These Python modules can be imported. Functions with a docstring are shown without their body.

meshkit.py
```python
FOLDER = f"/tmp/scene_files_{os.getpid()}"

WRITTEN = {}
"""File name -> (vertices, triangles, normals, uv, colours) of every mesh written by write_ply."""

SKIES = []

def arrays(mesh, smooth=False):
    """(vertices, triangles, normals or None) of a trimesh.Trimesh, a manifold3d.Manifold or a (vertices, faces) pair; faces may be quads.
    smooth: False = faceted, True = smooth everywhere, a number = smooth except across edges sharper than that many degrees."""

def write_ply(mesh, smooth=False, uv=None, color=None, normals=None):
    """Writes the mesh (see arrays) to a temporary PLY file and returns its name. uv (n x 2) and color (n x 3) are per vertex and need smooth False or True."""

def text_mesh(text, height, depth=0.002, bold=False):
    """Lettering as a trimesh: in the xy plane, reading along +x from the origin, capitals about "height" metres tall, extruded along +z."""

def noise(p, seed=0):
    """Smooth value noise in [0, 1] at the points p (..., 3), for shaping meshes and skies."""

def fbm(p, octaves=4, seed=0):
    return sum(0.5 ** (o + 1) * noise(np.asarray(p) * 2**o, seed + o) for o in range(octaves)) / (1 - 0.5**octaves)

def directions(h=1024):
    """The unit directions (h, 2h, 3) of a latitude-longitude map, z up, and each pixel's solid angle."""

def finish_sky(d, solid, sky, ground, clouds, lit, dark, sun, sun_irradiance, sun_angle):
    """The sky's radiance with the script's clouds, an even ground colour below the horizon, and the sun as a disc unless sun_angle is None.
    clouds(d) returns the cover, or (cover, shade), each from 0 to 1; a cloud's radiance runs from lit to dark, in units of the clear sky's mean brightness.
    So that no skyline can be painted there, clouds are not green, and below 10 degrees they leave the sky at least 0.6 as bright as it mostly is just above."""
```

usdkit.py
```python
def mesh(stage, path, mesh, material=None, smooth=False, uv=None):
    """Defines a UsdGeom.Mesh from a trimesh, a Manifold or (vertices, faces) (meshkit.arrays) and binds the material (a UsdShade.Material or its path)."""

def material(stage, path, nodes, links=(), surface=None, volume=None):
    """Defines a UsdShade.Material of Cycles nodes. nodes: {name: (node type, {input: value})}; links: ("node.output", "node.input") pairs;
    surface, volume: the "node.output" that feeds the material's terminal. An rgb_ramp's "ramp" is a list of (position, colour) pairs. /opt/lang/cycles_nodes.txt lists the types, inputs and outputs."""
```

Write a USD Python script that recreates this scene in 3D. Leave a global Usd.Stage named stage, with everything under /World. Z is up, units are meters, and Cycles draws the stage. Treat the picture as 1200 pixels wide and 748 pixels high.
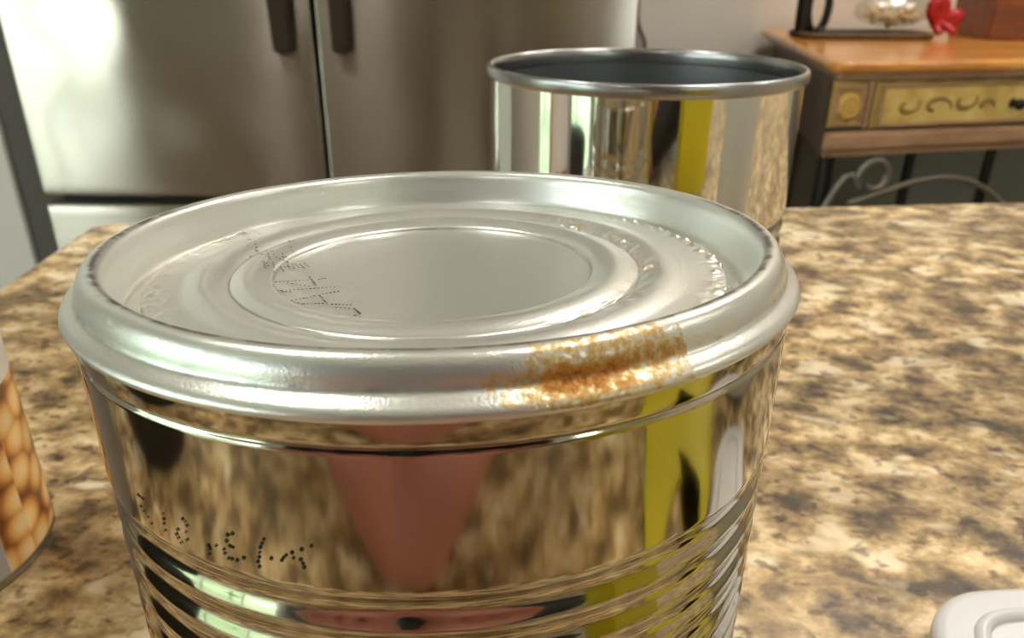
import math, random
import numpy as np, trimesh, manifold3d as m3, usdkit, meshkit
import shapely.geometry as sg
from pxr import Usd, UsdGeom, UsdLux, UsdShade, Gf, Sdf, Vt

random.seed(7)
RNG = np.random.default_rng(7)
stage = Usd.Stage.CreateInMemory()
UsdGeom.SetStageUpAxis(stage, UsdGeom.Tokens.z)
UsdGeom.SetStageMetersPerUnit(stage, 1.0)
UsdGeom.Xform.Define(stage, '/World')
UsdGeom.Scope.Define(stage, '/World/Looks')

# ------------------------------------------------------------ camera, sky, exposure
CZ = 1.072                      # height of the lens above the floor
TABLE = 0.920                   # height of the island's top
F_PX, TILT, ROLL = 900.0, 24.7, 0.34
EXPOSURE = 1.1
cam = UsdGeom.Camera.Define(stage, '/World/camera')
cam.CreateHorizontalApertureAttr(36.0)
cam.CreateVerticalApertureAttr(36.0 * 748 / 1200)
cam.CreateFocalLengthAttr(F_PX * 36.0 / 1200)
cam.CreateFStopAttr(34.0)
cam.CreateFocusDistanceAttr(0.108)
cam.CreateClippingRangeAttr(Gf.Vec2f(0.01, 100))
cam.CreateExposureAttr(EXPOSURE)
cam.AddTranslateOp().Set(Gf.Vec3d(0, 0, CZ))
cam.AddRotateXOp().Set(90 - TILT)
cam.AddRotateZOp().Set(ROLL)
sky = UsdLux.DomeLight.Define(stage, '/World/sky')
sky.CreateIntensityAttr(0.95)
sky.CreateColorAttr(Gf.Vec3f(0.93, 0.98, 1.0))
sun = UsdLux.DistantLight.Define(stage, '/World/sun')
sun.CreateIntensityAttr(2.6)
sun.CreateAngleAttr(0.6)
sun.CreateColorAttr(Gf.Vec3f(1.0, 0.94, 0.84))
sun.AddRotateXYZOp().Set(Gf.Vec3f(40, 0, -78))
LAMP = 19.0                     # radiance of the unseen ceiling lamps' diffusers

# ------------------------------------------------------------ helpers
USED = {}
BASE = {}


def numbered(parent, name):
    k = USED.get((parent, name), 0)
    USED[(parent, name)] = k + 1
    return name if k == 0 else f'{name}_{k:03d}'


def keys(p, **kw):
    for k, v in kw.items():
        if v:
            p.SetCustomDataByKey(k, v)


def thing(name, label, category, base, group=None):
    """An Xform at the thing's base; its parts are given in world coordinates."""
    path = '/World/' + numbered('/World', name)
    x = UsdGeom.Xform.Define(stage, path)
    x.AddTranslateOp().Set(Gf.Vec3d(*map(float, base)))
    BASE[path] = np.array(base, float)
    keys(x.GetPrim(), label=label, category=category, group=group)
    return path


def obj(name, mesh, mat, parent='/World', smooth=False, label=None, kind=None, attrs=None):
    path = parent + '/' + numbered(parent, name)
    if isinstance(mesh, (tuple, list)):
        mesh = trimesh.Trimesh(np.asarray(mesh[0], float), faces_tri(mesh[1]), process=False)
    elif hasattr(mesh, 'to_mesh'):
        m = mesh.to_mesh()
        mesh = trimesh.Trimesh(m.vert_properties[:, :3], m.tri_verts, process=False)
    else:
        mesh = mesh.copy()
    base = BASE.get(parent, np.zeros(3))
    BASE[path] = base
    mesh.vertices = mesh.vertices - base
    g = usdkit.mesh(stage, path, mesh, mat, smooth=smooth)
    for k, v in (attrs or {}).items():
        UsdGeom.PrimvarsAPI(g).CreatePrimvar(k, Sdf.ValueTypeNames.FloatArray, 'vertex').Set(Vt.FloatArray.FromNumpy(np.asarray(v, np.float32)))
    keys(g.GetPrim(), label=label, kind=kind)
    return path


def struct(name, mesh, mat, smooth=False, label=None):
    p = obj(name, mesh, mat, smooth=smooth)
    keys(stage.GetPrimAtPath(p), kind='structure', label=label)
    return p


def single(name, mesh, mat, label, category, smooth=False, group=None, kind=None):
    p = obj(name, mesh, mat, smooth=smooth)
    keys(stage.GetPrimAtPath(p), label=label, category=category, group=group, kind=kind)
    return p


def faces_tri(f):
    f = np.asarray(f, int)
    return np.vstack([f[:, [0, 1, 2]], f[:, [0, 2, 3]]]) if f.shape[1] == 4 else f


def box(x0, x1, y0, y1, z0, z1, bevel=0.0):
    if bevel <= 0:
        m = trimesh.creation.box((x1 - x0, y1 - y0, z1 - z0))
        m.apply_translation(((x0 + x1) / 2, (y0 + y1) / 2, (z0 + z1) / 2))
        return m
    b = min(bevel, (x1 - x0) / 2.01, (y1 - y0) / 2.01, (z1 - z0) / 2.01)
    pts = []
    for x, sx in ((x0, 1), (x1, -1)):
        for y, sy in ((y0, 1), (y1, -1)):
            for z, sz in ((z0, 1), (z1, -1)):
                k = b * 0.30
                pts += [(x + sx * b, y + sy * b, z), (x + sx * b, y, z + sz * b), (x, y + sy * b, z + sz * b), (x + sx * k, y + sy * k, z + sz * k)]
    return trimesh.convex.convex_hull(np.array(pts))


def join(*ms):
    return trimesh.util.concatenate([m for m in ms])


def prism(poly, z0, z1, bevel=0.0, n=240):
    """A polygon in plan, extruded from z0 to z1, its upper and lower edges rounded."""
    if bevel <= 0:
        m = trimesh.creation.extrude_polygon(poly, z1 - z0, engine='earcut')
        m.apply_translation((0, 0, z0))
        return m
    ring = lambda p, n=n: np.array([p.exterior.interpolate(t, normalized=True).coords[0] for t in np.linspace(0, 1, n, endpoint=False)])
    core = ring(poly)
    c = np.array(poly.centroid.coords[0])
    area = 0.5 * np.sum(core[:, 0] * np.roll(core[:, 1], -1) - np.roll(core[:, 0], -1) * core[:, 1])
    if area < 0:
        core = core[::-1]
    nrm = np.array([(lambda d: np.array([d[1], -d[0]]) / max(np.linalg.norm(d), 1e-12))(core[(i + 1) % len(core)] - core[i - 1]) for i in range(len(core))])
    rows = []
    for a in np.linspace(0, math.pi / 2, 5):                # bottom edge
        rows.append(np.c_[core - nrm * bevel * (1 - math.sin(a)), np.full(len(core), z0 + bevel * (1 - math.cos(a)))])
    for a in np.linspace(math.pi / 2, 0, 5):                # top edge
        rows.append(np.c_[core - nrm * bevel * (1 - math.sin(a)), np.full(len(core), z1 - bevel * (1 - math.cos(a)))])
    n = len(core)
    v = np.vstack(rows + [[[c[0], c[1], z0]], [[c[0], c[1], z1]]])
    f = []
    for r in range(len(rows) - 1):
        for i in range(n):
            j = (i + 1) % n
            f.append((r * n + i, r * n + j, (r + 1) * n + j))
            f.append((r * n + i, (r + 1) * n + j, (r + 1) * n + i))
    b, t, L = len(v) - 2, len(v) - 1, (len(rows) - 1) * n
    for i in range(n):
        j = (i + 1) % n
        f.append((b, j, i))
        f.append((t, L + i, L + j))
    return trimesh.Trimesh(v, f, process=False)


def rounded(x0, x1, y0, y1, r, rot=0.0):
    p = sg.box(x0 + r, y0 + r, x1 - r, y1 - r).buffer(r, quad_segs=12)
    if rot:
        from shapely import affinity
        p = affinity.rotate(p, rot)
    return p


def chaikin(p, n=2):
    p = np.asarray(p, float)
    for _ in range(n):
        q = [p[0]]
        for a, b in zip(p[:-1], p[1:]):
            q += [0.75 * a + 0.25 * b, 0.25 * a + 0.75 * b]
        q.append(p[-1])
        p = np.array(q)
    return p


def lathe(profile, seg=96, soft=2, centre=(0, 0, 0)):
    """Revolves (r, z) about z; the profile runs so that the outside lies on its left (top centre, outwards, down)."""
    p = chaikin(profile, soft) if soft else np.asarray(profile, float)
    a = np.linspace(0, 2 * np.pi, seg, endpoint=False)
    v, rows = [], []
    for r, z in p:
        if r < 1e-9:
            rows.append((len(v), True))
            v.append((0, 0, z))
        else:
            rows.append((len(v), False))
            v += [(r * math.cos(t), r * math.sin(t), z) for t in a]
    f = []
    for (s0, p0), (s1, p1) in zip(rows[:-1], rows[1:]):
        for i in range(seg):
            j = (i + 1) % seg
            if p0 and p1:
                continue
            if p0:
                f.append((s0, s1 + i, s1 + j))
            elif p1:
                f.append((s0 + i, s1, s0 + j))
            else:
                f.append((s0 + i, s1 + i, s1 + j))
                f.append((s0 + i, s1 + j, s0 + j))
    m = trimesh.Trimesh(np.array(v, float), np.array(f), process=False)
    m.apply_translation(centre)
    return m


def tube(points, radius, sides=10, soft=2, closed=False, taper=None):
    p = np.asarray(points, float)
    if soft and not closed:
        p = chaikin(p, soft)
    n = len(p)
    tang = np.gradient(p, axis=0)
    tang /= np.maximum(np.linalg.norm(tang, axis=1, keepdims=True), 1e-12)
    up = np.array([0.13, 0.21, 0.97])
    u = np.cross(tang[0], up)
    u /= np.linalg.norm(u)
    v, f = [], []
    for i in range(n):
        u = u - tang[i] * (u @ tang[i])
        u /= np.linalg.norm(u)
        w = np.cross(tang[i], u)
        r = radius if taper is None else radius * np.interp(i / (n - 1), *taper)
        for k in range(sides):
            t = 2 * math.pi * k / sides
            v.append(p[i] + r * (math.cos(t) * u + math.sin(t) * w))
    for i in range(n - 1):
        for k in range(sides):
            a, b = i * sides + k, i * sides + (k + 1) % sides
            f += [(a, b, b + sides), (a, b + sides, a + sides)]
    for s, o in ((0, 1), (n - 1, -1)):
        c = len(v)
        v.append(p[s])
        for k in range(sides):
            a, b = s * sides + k, s * sides + (k + 1) % sides
            f.append((c, b, a) if o == 1 else (c, a, b))
    return trimesh.Trimesh(np.array(v), np.array(f), process=False)


def hull_chain(joints, bones):
    """Manifold of tapering limbs: the hull of two spheres for every bone."""
    out = m3.Manifold()
    for a, b in bones:
        s = [m3.Manifold.sphere(joints[k][1], 24).translate([float(q) for q in joints[k][0]]) for k in (a, b)]
        out = out + m3.Manifold.batch_hull(s)
    return out


def soften(man, edge, it=8):
    m = man.refine_to_length(edge).to_mesh()
    t = trimesh.Trimesh(m.vert_properties[:, :3], m.tri_verts, process=True)
    trimesh.smoothing.filter_taubin(t, iterations=it)
    return t


# ------------------------------------------------------------ materials
def mat(name, nodes, links=(), surface='p.BSDF'):
    return usdkit.material(stage, '/World/Looks/' + name, nodes, links, surface=surface)


def plain(name, color, rough=0.5, metal=0.0, spec=0.5, bump=None, **kw):
    n = {'p': ('principled_bsdf', {'base_color': color, 'roughness': rough, 'metallic': metal, 'specular_ior_level': spec, **kw})}
    l = []
    if bump:
        scale, strength, dist = bump
        n |= {'c': ('texture_coordinate', {}), 'n': ('noise_texture', {'scale': scale, 'detail': 4.0}), 'b': ('bump', {'strength': strength, 'distance': dist})}
        l = [('c.object', 'n.vector'), ('n.fac', 'b.height'), ('b.normal', 'p.normal')]
    return mat(name, n, l)


def mottled(name, stops, scale=8.0, stretch=(1, 1, 1), rough=0.5, detail=6.0, distortion=0.0, bump=0.0, dist=0.001, metal=0.0, spec=0.5, **kw):
    n = {'c': ('texture_coordinate', {}), 'm': ('mapping', {'scale': stretch}), 'n': ('noise_texture', {'scale': scale, 'detail': detail, 'distortion': distortion}),
         'r': ('rgb_ramp', {'ramp': stops}), 'b': ('bump', {'strength': bump, 'distance': dist}),
         'p': ('principled_bsdf', {'roughness': rough, 'metallic': metal, 'specular_ior_level': spec, **kw})}
    l = [('c.object', 'm.vector'), ('m.vector', 'n.vector'), ('n.fac', 'r.fac'), ('r.color', 'p.base_color')]
    if bump:
        l += [('n.fac', 'b.height'), ('b.normal', 'p.normal')]
    return mat(name, n, l)

# ------------------------------------------------------------ looks of the setting
M_FLOOR = mottled('floor_wood', [(0.3, (0.09, 0.05, 0.028)), (0.5, (0.17, 0.10, 0.055)), (0.7, (0.26, 0.16, 0.09))], scale=6, stretch=(1, 9, 1), rough=0.35)
M_WALL = plain('wall_paint', (0.74, 0.69, 0.61), 0.8, bump=(180, 0.1, 0.0005))
M_CEIL = plain('ceiling_paint', (0.84, 0.82, 0.77), 0.9)
M_TRIM = plain('trim_paint', (0.75, 0.73, 0.69), 0.45)
M_WHITE_CAB = plain('white_cabinet_paint', (0.66, 0.65, 0.61), 0.5)
M_DARK_WOOD = mottled('dark_cabinet_wood', [(0.3, (0.055, 0.032, 0.02)), (0.7, (0.13, 0.08, 0.05))], scale=5, stretch=(6, 6, 0.6), rough=0.4)
M_GRASS = mottled('lawn_green', [(0.3, (0.20, 0.27, 0.14)), (0.7, (0.38, 0.50, 0.29))], scale=3, rough=0.9)
M_LEAF = mottled('hedge_leaf', [(0.3, (0.08, 0.18, 0.05)), (0.7, (0.30, 0.46, 0.18))], scale=9, rough=0.6)
M_BARK = plain('bark', (0.12, 0.08, 0.05), 0.9)
M_PANE = mat('window_glass', {'t': ('transparent_bsdf', {'color': (0.97, 1.0, 0.98)}), 'g': ('glossy_bsdf', {'roughness': 0.0}), 'x': ('mix_closure', {'fac': 0.06})},
             [('t.BSDF', 'x.closure1'), ('g.BSDF', 'x.closure2')], surface='x.closure')

# granite: tan, cream and brown crystals with darker drifts
M_GRANITE = mat('granite', {
    'c': ('texture_coordinate', {}),
    'mp': ('mapping', {'rotation': (0, 0, 0.35), 'scale': (0.8, 1.05, 1.0)}),
    'n1': ('noise_texture', {'scale': 72, 'detail': 6.0, 'roughness': 0.62, 'distortion': 0.15}),
    'r1': ('rgb_ramp', {'ramp': [(0.33, (0.065, 0.044, 0.024)), (0.40, (0.18, 0.118, 0.056)), (0.465, (0.36, 0.25, 0.12)), (0.525, (0.56, 0.40, 0.20)), (0.58, (0.76, 0.585, 0.34)), (0.65, (0.90, 0.78, 0.56))]}),
    'n4': ('noise_texture', {'scale': 46, 'detail': 2.0, 'roughness': 0.5}), 'r4': ('rgb_ramp', {'ramp': [(0.60, (0, 0, 0)), (0.68, (1, 1, 1))]}), 'off': ('mapping', {'location': (3.7, 1.9, 0.4), 'rotation': (0, 0, 0.35), 'scale': (0.75, 1.2, 1.0)}), 'x4': ('mix_color', {'b': (0.88, 0.77, 0.57)}),
    'n2': ('noise_texture', {'scale': 16, 'detail': 3.0}),
    'r2': ('rgb_ramp', {'ramp': [(0.34, (0.62, 0.56, 0.48)), (0.5, (0.95, 0.93, 0.90)), (0.66, (1.25, 1.2, 1.1))]}),
    'x1': ('mix_color', {'blend_type': 'multiply', 'fac': 1.0, 'use_clamp': False}),
    'n3': ('noise_texture', {'scale': 210, 'detail': 2.0, 'roughness': 0.5}),
    'r3': ('rgb_ramp', {'ramp': [(0.33, (0.25, 0.19, 0.15)), (0.43, (1, 1, 1)), (0.64, (1, 1, 1)), (0.76, (1.2, 1.18, 1.12))]}),
    'x2': ('mix_color', {'blend_type': 'multiply', 'fac': 0.8, 'use_clamp': False}),
    'p': ('principled_bsdf', {'roughness': 0.32, 'specular_ior_level': 0.4})},
    [('c.object', 'mp.vector'), ('mp.vector', 'n1.vector'), ('n1.fac', 'r1.fac'), ('mp.vector', 'n2.vector'), ('n2.fac', 'r2.fac'), ('c.object', 'off.vector'), ('off.vector', 'n4.vector'), ('n4.fac', 'r4.fac'), ('r1.color', 'x4.a'), ('r4.color', 'x4.fac'), ('x4.result', 'x1.a'), ('r2.color', 'x1.b'),
     ('mp.vector', 'n3.vector'), ('n3.fac', 'r3.fac'), ('x1.result', 'x2.a'), ('r3.color', 'x2.b'), ('x2.result', 'p.base_color')])

# ------------------------------------------------------------ the room
X0, X1, Y0, Y1, H = -2.7, 2.9, -3.2, 2.0, 2.5
struct('floor', box(X0 - .1, X1 + .1, Y0 - .1, Y1 + .1, -0.05, 0.0), M_FLOOR)
struct('ceiling', box(X0 - .1, X1 + .1, Y0 - .1, Y1 + .1, H, H + 0.05), M_CEIL)
struct('wall_back', box(X0 - .1, X1 + .1, Y1, Y1 + .1, 0, H), M_WALL)
struct('wall_right', box(X1, X1 + .1, Y0, Y1, 0, H), M_WALL)


def wall_with_hole(name, axis, at, a0, a1, holes):
    """A wall at x = at or y = at, 0.1 thick, with rectangular openings (a0, a1, z0, z1)."""
    p = sg.box(a0, 0, a1, H)
    for h in holes:
        p = p.difference(sg.box(h[0], h[2], h[1], h[3]))
    m = trimesh.creation.extrude_polygon(p, 0.1, engine='earcut')     # plan axes: along, up, thickness
    v = m.vertices.copy()
    m.vertices = np.c_[at + v[:, 2], v[:, 0], v[:, 1]] if axis == 'x' else np.c_[v[:, 0], at + v[:, 2], v[:, 1]]
    if axis == 'y':
        m.invert()
    struct(name, m, M_WALL)


def window(name, axis, at, a0, a1, z0, z1, bars):
    path = '/World/' + name
    UsdGeom.Xform.Define(stage, path)
    BASE[path] = np.zeros(3)
    keys(stage.GetPrimAtPath(path), kind='structure')
    put = lambda lo, hi, zl, zh, th=0.05: box(at, at + th, lo, hi, zl, zh) if axis == 'x' else box(lo, hi, at, at + th, zl, zh)
    w = 0.06
    obj('window_frame', join(put(a0, a0 + w, z0, z1), put(a1 - w, a1, z0, z1), put(a0 + w, a1 - w, z0, z0 + w), put(a0 + w, a1 - w, z1 - w, z1)), M_TRIM, path)
    for b in bars:
        obj('muntin', put(b - 0.025, b + 0.025, z0 + w, z1 - w), M_TRIM, path)
    cuts = [a0 + w] + [q for b in bars for q in (b - .025, b + .025)] + [a1 - w]
    for lo, hi in zip(cuts[::2], cuts[1::2]):
        o = 0.02
        pane = box(at + o, at + o + .006, lo, hi, z0 + w, z1 - w) if axis == 'x' else box(lo, hi, at + o, at + o + .006, z0 + w, z1 - w)
        obj('pane', pane, M_PANE, path)


wall_with_hole('wall_left', 'x', X0 - .1, Y0, Y1, [(-2.6, 0.1, 0.05, 2.1)])
window('window_1', 'x', X0 - .08, -2.6, 0.1, 0.05, 2.1, [-1.7, -0.8])
wall_with_hole('wall_front', 'y', Y0 - .1, X0, X1, [(1.2, 2.5, 0.95, 2.1)])
path = '/World/door_1'
UsdGeom.Xform.Define(stage, path)
BASE[path] = np.zeros(3)
keys(stage.GetPrimAtPath(path), kind='structure')
for xa in (-.42, .19):
    lf = obj('door_leaf', box(xa, xa + .60, Y0, Y0 + .04, .01, 2.05, .003), M_TRIM, path)
    for z0_, z1_ in ((.15, .95), (1.1, 1.95)):
        obj('panel', box(xa + .10, xa + .50, Y0 + .04, Y0 + .048, z0_, z1_, .003), M_TRIM, lf)
obj('door_frame', join(box(-.50, -.42, Y0, Y0 + .05, 0, 2.13), box(.79, .87, Y0, Y0 + .05, 0, 2.13), box(-.42, .79, Y0, Y0 + .05, 2.05, 2.13)), M_TRIM, path)
M_RUG = plain('pale_rug', (.62, .66, .60), .9, bump=(400, .4, .003))
single('rug', box(-2.65, -2.05, -2.5, .3, 0, .012, .005), M_RUG, 'pale rug on the floor inside the patio door', 'rug')
window('window_2', 'y', Y0 - .08, 1.2, 2.5, 0.95, 2.1, [1.85])
M_SHADE_PANEL = plain('under_sideboard_shade', (0.23, 0.22, 0.17), 0.6)
struct('shade_panel_1', box(.22, X1, Y1 - .012, Y1, .1, .86, .003), M_SHADE_PANEL)  # added dark panel, its colour standing in for shade under the sideboard
struct('baseboard_back', box(X0, X1, Y1 - .015, Y1, 0, 0.1), M_TRIM)

# outside the windows: a lawn and hedges, seen only in the steel
single('lawn', join(box(-14, X0 - .1, -12, 8, -0.25, -0.15), box(X0 - .1, 10, -14, Y0 - .1, -0.25, -0.15)), M_GRASS, 'lawn outside the patio door and the rear window', 'lawn')


def shrub(x, y, r, h, label):
    t = thing('shrub', label, 'shrub', (x, y, -0.145), 'shrubs outside the windows')
    n = 900
    u = RNG.normal(size=(n, 3))
    u /= np.linalg.norm(u, axis=1, keepdims=True)
    c = u * (RNG.uniform(0.55, 1, (n, 1)) ** 0.5) * [r, r, h / 2] + [x, y, -0.02 + h * 0.62]
    a = RNG.normal(size=(n, 3)); a /= np.linalg.norm(a, axis=1, keepdims=True)
    b = np.cross(a, u); b /= np.linalg.norm(b, axis=1, keepdims=True)
    s = 0.10
    v = np.stack([c - a * s, c + b * s * .5, c + a * s, c - b * s * .5], 1).reshape(-1, 3)
    obj('foliage', (v, np.arange(n * 4).reshape(n, 4)), M_LEAF, t)
    obj('stem', tube([(x, y, -0.142), (x + .03, y, h * .3), (x, y + .04, h * .6)], 0.05), M_BARK, t)


for k, (x, y, r, h) in enumerate([(-5.6, -3.0, 1.0, 2.2), (-6.2, -0.6, 1.2, 2.6), (-5.9, 1.6, 1.0, 2.0), (0.9, -6.5, 1.1, 2.3), (4.4, -6.9, 1.2, 2.6)]):
    shrub(x, y, r, h, 'leafy green shrub in the garden outside')

# ------------------------------------------------------------ unseen ceiling lamps, put in to light the room
M_LAMP = mat('lamp_diffuser', {'e': ('emission', {'color': (1.0, 0.94, 0.85), 'strength': LAMP})}, surface='e.emission')
M_CHROME = plain('lamp_rim_metal', (0.6, 0.6, 0.6), 0.25, 1.0)
for x, y, w in ((0.62, 0.15, 0.34), (0.75, 1.35, 0.34), (-0.75, 0.25, 0.34), (1.9, -1.6, 0.34), (1.35, 1.35, 0.34), (2.3, 0.3, 0.3), (-1.0, -1.9, 0.3)):  # those nearest the back wall were added to brighten it and the sideboard
    t = thing('unseen_ceiling_lamp', 'unseen flat round ceiling lamp with a glowing diffuser', 'lamp', (x, y, H), 'unseen ceiling lamps')
    obj('rim', lathe([(w * .5 - .02, 0), (w * .5, -.002), (w * .5, -.03), (w * .5 - .012, -.034), (w * .5 - .02, -.03)], 48, 0, (x, y, H)), M_CHROME, t, 30)
    obj('diffuser', lathe([(0, -.026), (w * .5 - .021, -.026), (w * .5 - .021, -.002)][::-1], 48, 0, (x, y, H)), M_LAMP, t)

# ------------------------------------------------------------ the island
EDGE = [(-0.236, -0.36), (-0.271, 0.476), (1.25, 0.63), (1.25, -0.36)]
slab = sg.Polygon(EDGE).buffer(-0.012).buffer(0.012, quad_segs=8)
single('countertop', prism(slab, TABLE - 0.032, TABLE, 0.006, 800), M_GRANITE, 'speckled tan and brown polished granite island countertop under the cans', 'countertop', smooth=40)
t = thing('island_cabinet', 'dark wooden island cabinet under the granite countertop', 'cabinet', (0.5, 0.05, 0))
obj('body', box(-0.20, 1.2, -0.32, 0.43, 0.09, TABLE - 0.032), M_DARK_WOOD, t)
M_CREAMTRIM = plain('cream_trim_paint', (0.86, 0.83, 0.74), 0.45)
M_PLUM = plain('greyed_plum_paint', (0.20, 0.18, 0.175), 0.45)
obj('corner_panel', box(-0.203, -0.072, 0.43, 0.452, 0.09, TABLE - 0.032, .003), M_CREAMTRIM, t, label='cream painted corner panel')
obj('back_panel', box(-0.068, 1.2, 0.43, 0.444, 0.09, TABLE - 0.032, .002), M_PLUM, t)
for xa in (-.026, .235, .50, .77, 1.04):
    obj('batten', box(xa, xa + .026, 0.444, 0.454, 0.09, TABLE - 0.032, .003), M_CREAMTRIM, t)
obj('toe_kick', box(-0.18, 1.17, -0.26, 0.40, 0, 0.09), M_DARK_WOOD, t)

# ------------------------------------------------------------ the sealed can in front
R = 0.05
C = np.array([-0.2244, 2.325, -0.7475]) * R + [0, 0, CZ]
AX = np.array([-0.013, 0.0675, 1.0]); AX /= np.linalg.norm(AX)
E1 = np.cross([0, 1, 0], AX); E1 /= np.linalg.norm(E1)
E2 = np.cross(AX, E1)
LIDM = np.stack([E1, E2, AX], 1)                     # lid frame -> world


def tin(name, base, rough, rust=False, bump=None, glue=False, speck=False, stretch=(1, 1, 1), metal=1.0):
    n = {'p': ('principled_bsdf', {'base_color': base, 'metallic': metal, 'roughness': rough}), 'c': ('texture_coordinate', {}), 'm': ('mapping', {'scale': stretch})}
    l = [('c.object', 'm.vector')]
    if bump:
        n |= {'bn': ('noise_texture', {'scale': bump[0], 'detail': 3.0}), 'bb': ('bump', {'strength': bump[1], 'distance': bump[2]})}
        l += [('m.vector', 'bn.vector'), ('bn.fac', 'bb.height'), ('bb.normal', 'p.normal')]
    if rust:
        n |= {'sa': ('attribute', {'attribute': 'sealant'}), 'sx': ('mix_color', {'b': (0.80, 0.66, 0.42)}), 'da': ('attribute', {'attribute': 'shade_smudge'}), 'dx': ('mix_color', {'b': (0.05, 0.042, 0.035)}),
              'ra': ('attribute', {'attribute': 'rust'}), 'rn': ('noise_texture', {'scale': 900.0, 'detail': 4.0, 'roughness': 0.7}),
              'rr': ('map_range', {'from_min': 0.32, 'from_max': 0.62, 'to_min': -0.35, 'to_max': 0.30, 'clamp': True}), 'rs': ('math', {'math_type': 'add', 'use_clamp': True}),
              'rm': ('math', {'math_type': 'multiply', 'use_clamp': True}), 'rg': ('math', {'math_type': 'greater_than', 'value2': 0.02}),
              'rc': ('rgb_ramp', {'ramp': [(0.0, base), (0.2, (0.66, 0.52, 0.30)), (0.45, (0.56, 0.36, 0.14)), (0.75, (0.56, 0.23, 0.03)), (1.0, (0.30, 0.11, 0.02))]}),
              'rro': ('map_range', {'to_min': rough, 'to_max': 0.75, 'clamp': True}), 'rme': ('map_range', {'to_min': metal, 'to_max': 0.1, 'clamp': True})}
        l += [('c.object', 'rn.vector'), ('rn.fac', 'rr.value'), ('rr.result', 'rs.value1'), ('ra.fac', 'rs.value2'), ('ra.fac', 'rg.value1'), ('rg.value', 'rm.value1'), ('rs.value', 'rm.value2'),
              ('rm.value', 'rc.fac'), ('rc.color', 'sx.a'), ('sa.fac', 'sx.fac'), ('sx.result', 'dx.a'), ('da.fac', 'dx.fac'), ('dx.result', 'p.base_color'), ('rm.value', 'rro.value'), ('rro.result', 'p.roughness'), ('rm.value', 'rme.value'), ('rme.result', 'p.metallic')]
    return mat(name, n, l)


M_LID = tin('lid_tinplate', (0.80, 0.815, 0.785), 0.30, rust=True, bump=(2600, 0.22, 0.0002), metal=0.74)
M_BODY = tin('body_tinplate', (0.54, 0.505, 0.425), 0.085, bump=(150, 0.10, 0.0004), stretch=(1, 1, 0.3))
M_INK = plain('black_ink', (0.02, 0.018, 0.015), 0.6)
M_GLUE = plain('dried_sealant', (0.70, 0.60, 0.42), 0.3, 0.3)

can = thing('tin_can', 'large sealed ribbed silver tin can with a rust stain on its lid rim, in front', 'can', (C[0], C[1], TABLE))

# lid: r, z in units of R, from the centre outwards and over the seam
LIDP = [(0, -.140), (.30, -.140), (.470, -.140), (.496, -.1395), (.500, -.1385), (.504, -.130), (.512, -.124), (.530, -.117), (.552, -.111), (.575, -.108), (.600, -.112), (.622, -.121), (.632, -.1235), (.636, -.1285), (.642, -.1275), (.652, -.122),
        (.675, -.112), (.700, -.105), (.725, -.104), (.750, -.110), (.770, -.117), (.79, -.119), (.83, -.119), (.872, -.119), (.882, -.120), (.886, -.125), (.893, -.134), (.907, -.145), (.925, -.150), (.940, -.140), (.950, -.112), (.957, -.07), (.962, -.03),
        (.970, -.010), (.985, -.001), (1.000, .000), (1.014, -.006), (1.026, -.020), (1.034, -.038), (1.037, -.052), (1.0385, -.064), (1.043, -.074), (1.058, -.083), (1.074, -.093), (1.083, -.106), (1.080, -.118),
        (1.070, -.126), (1.052, -.129), (1.035, -.126)]
SEG = 720


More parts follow.
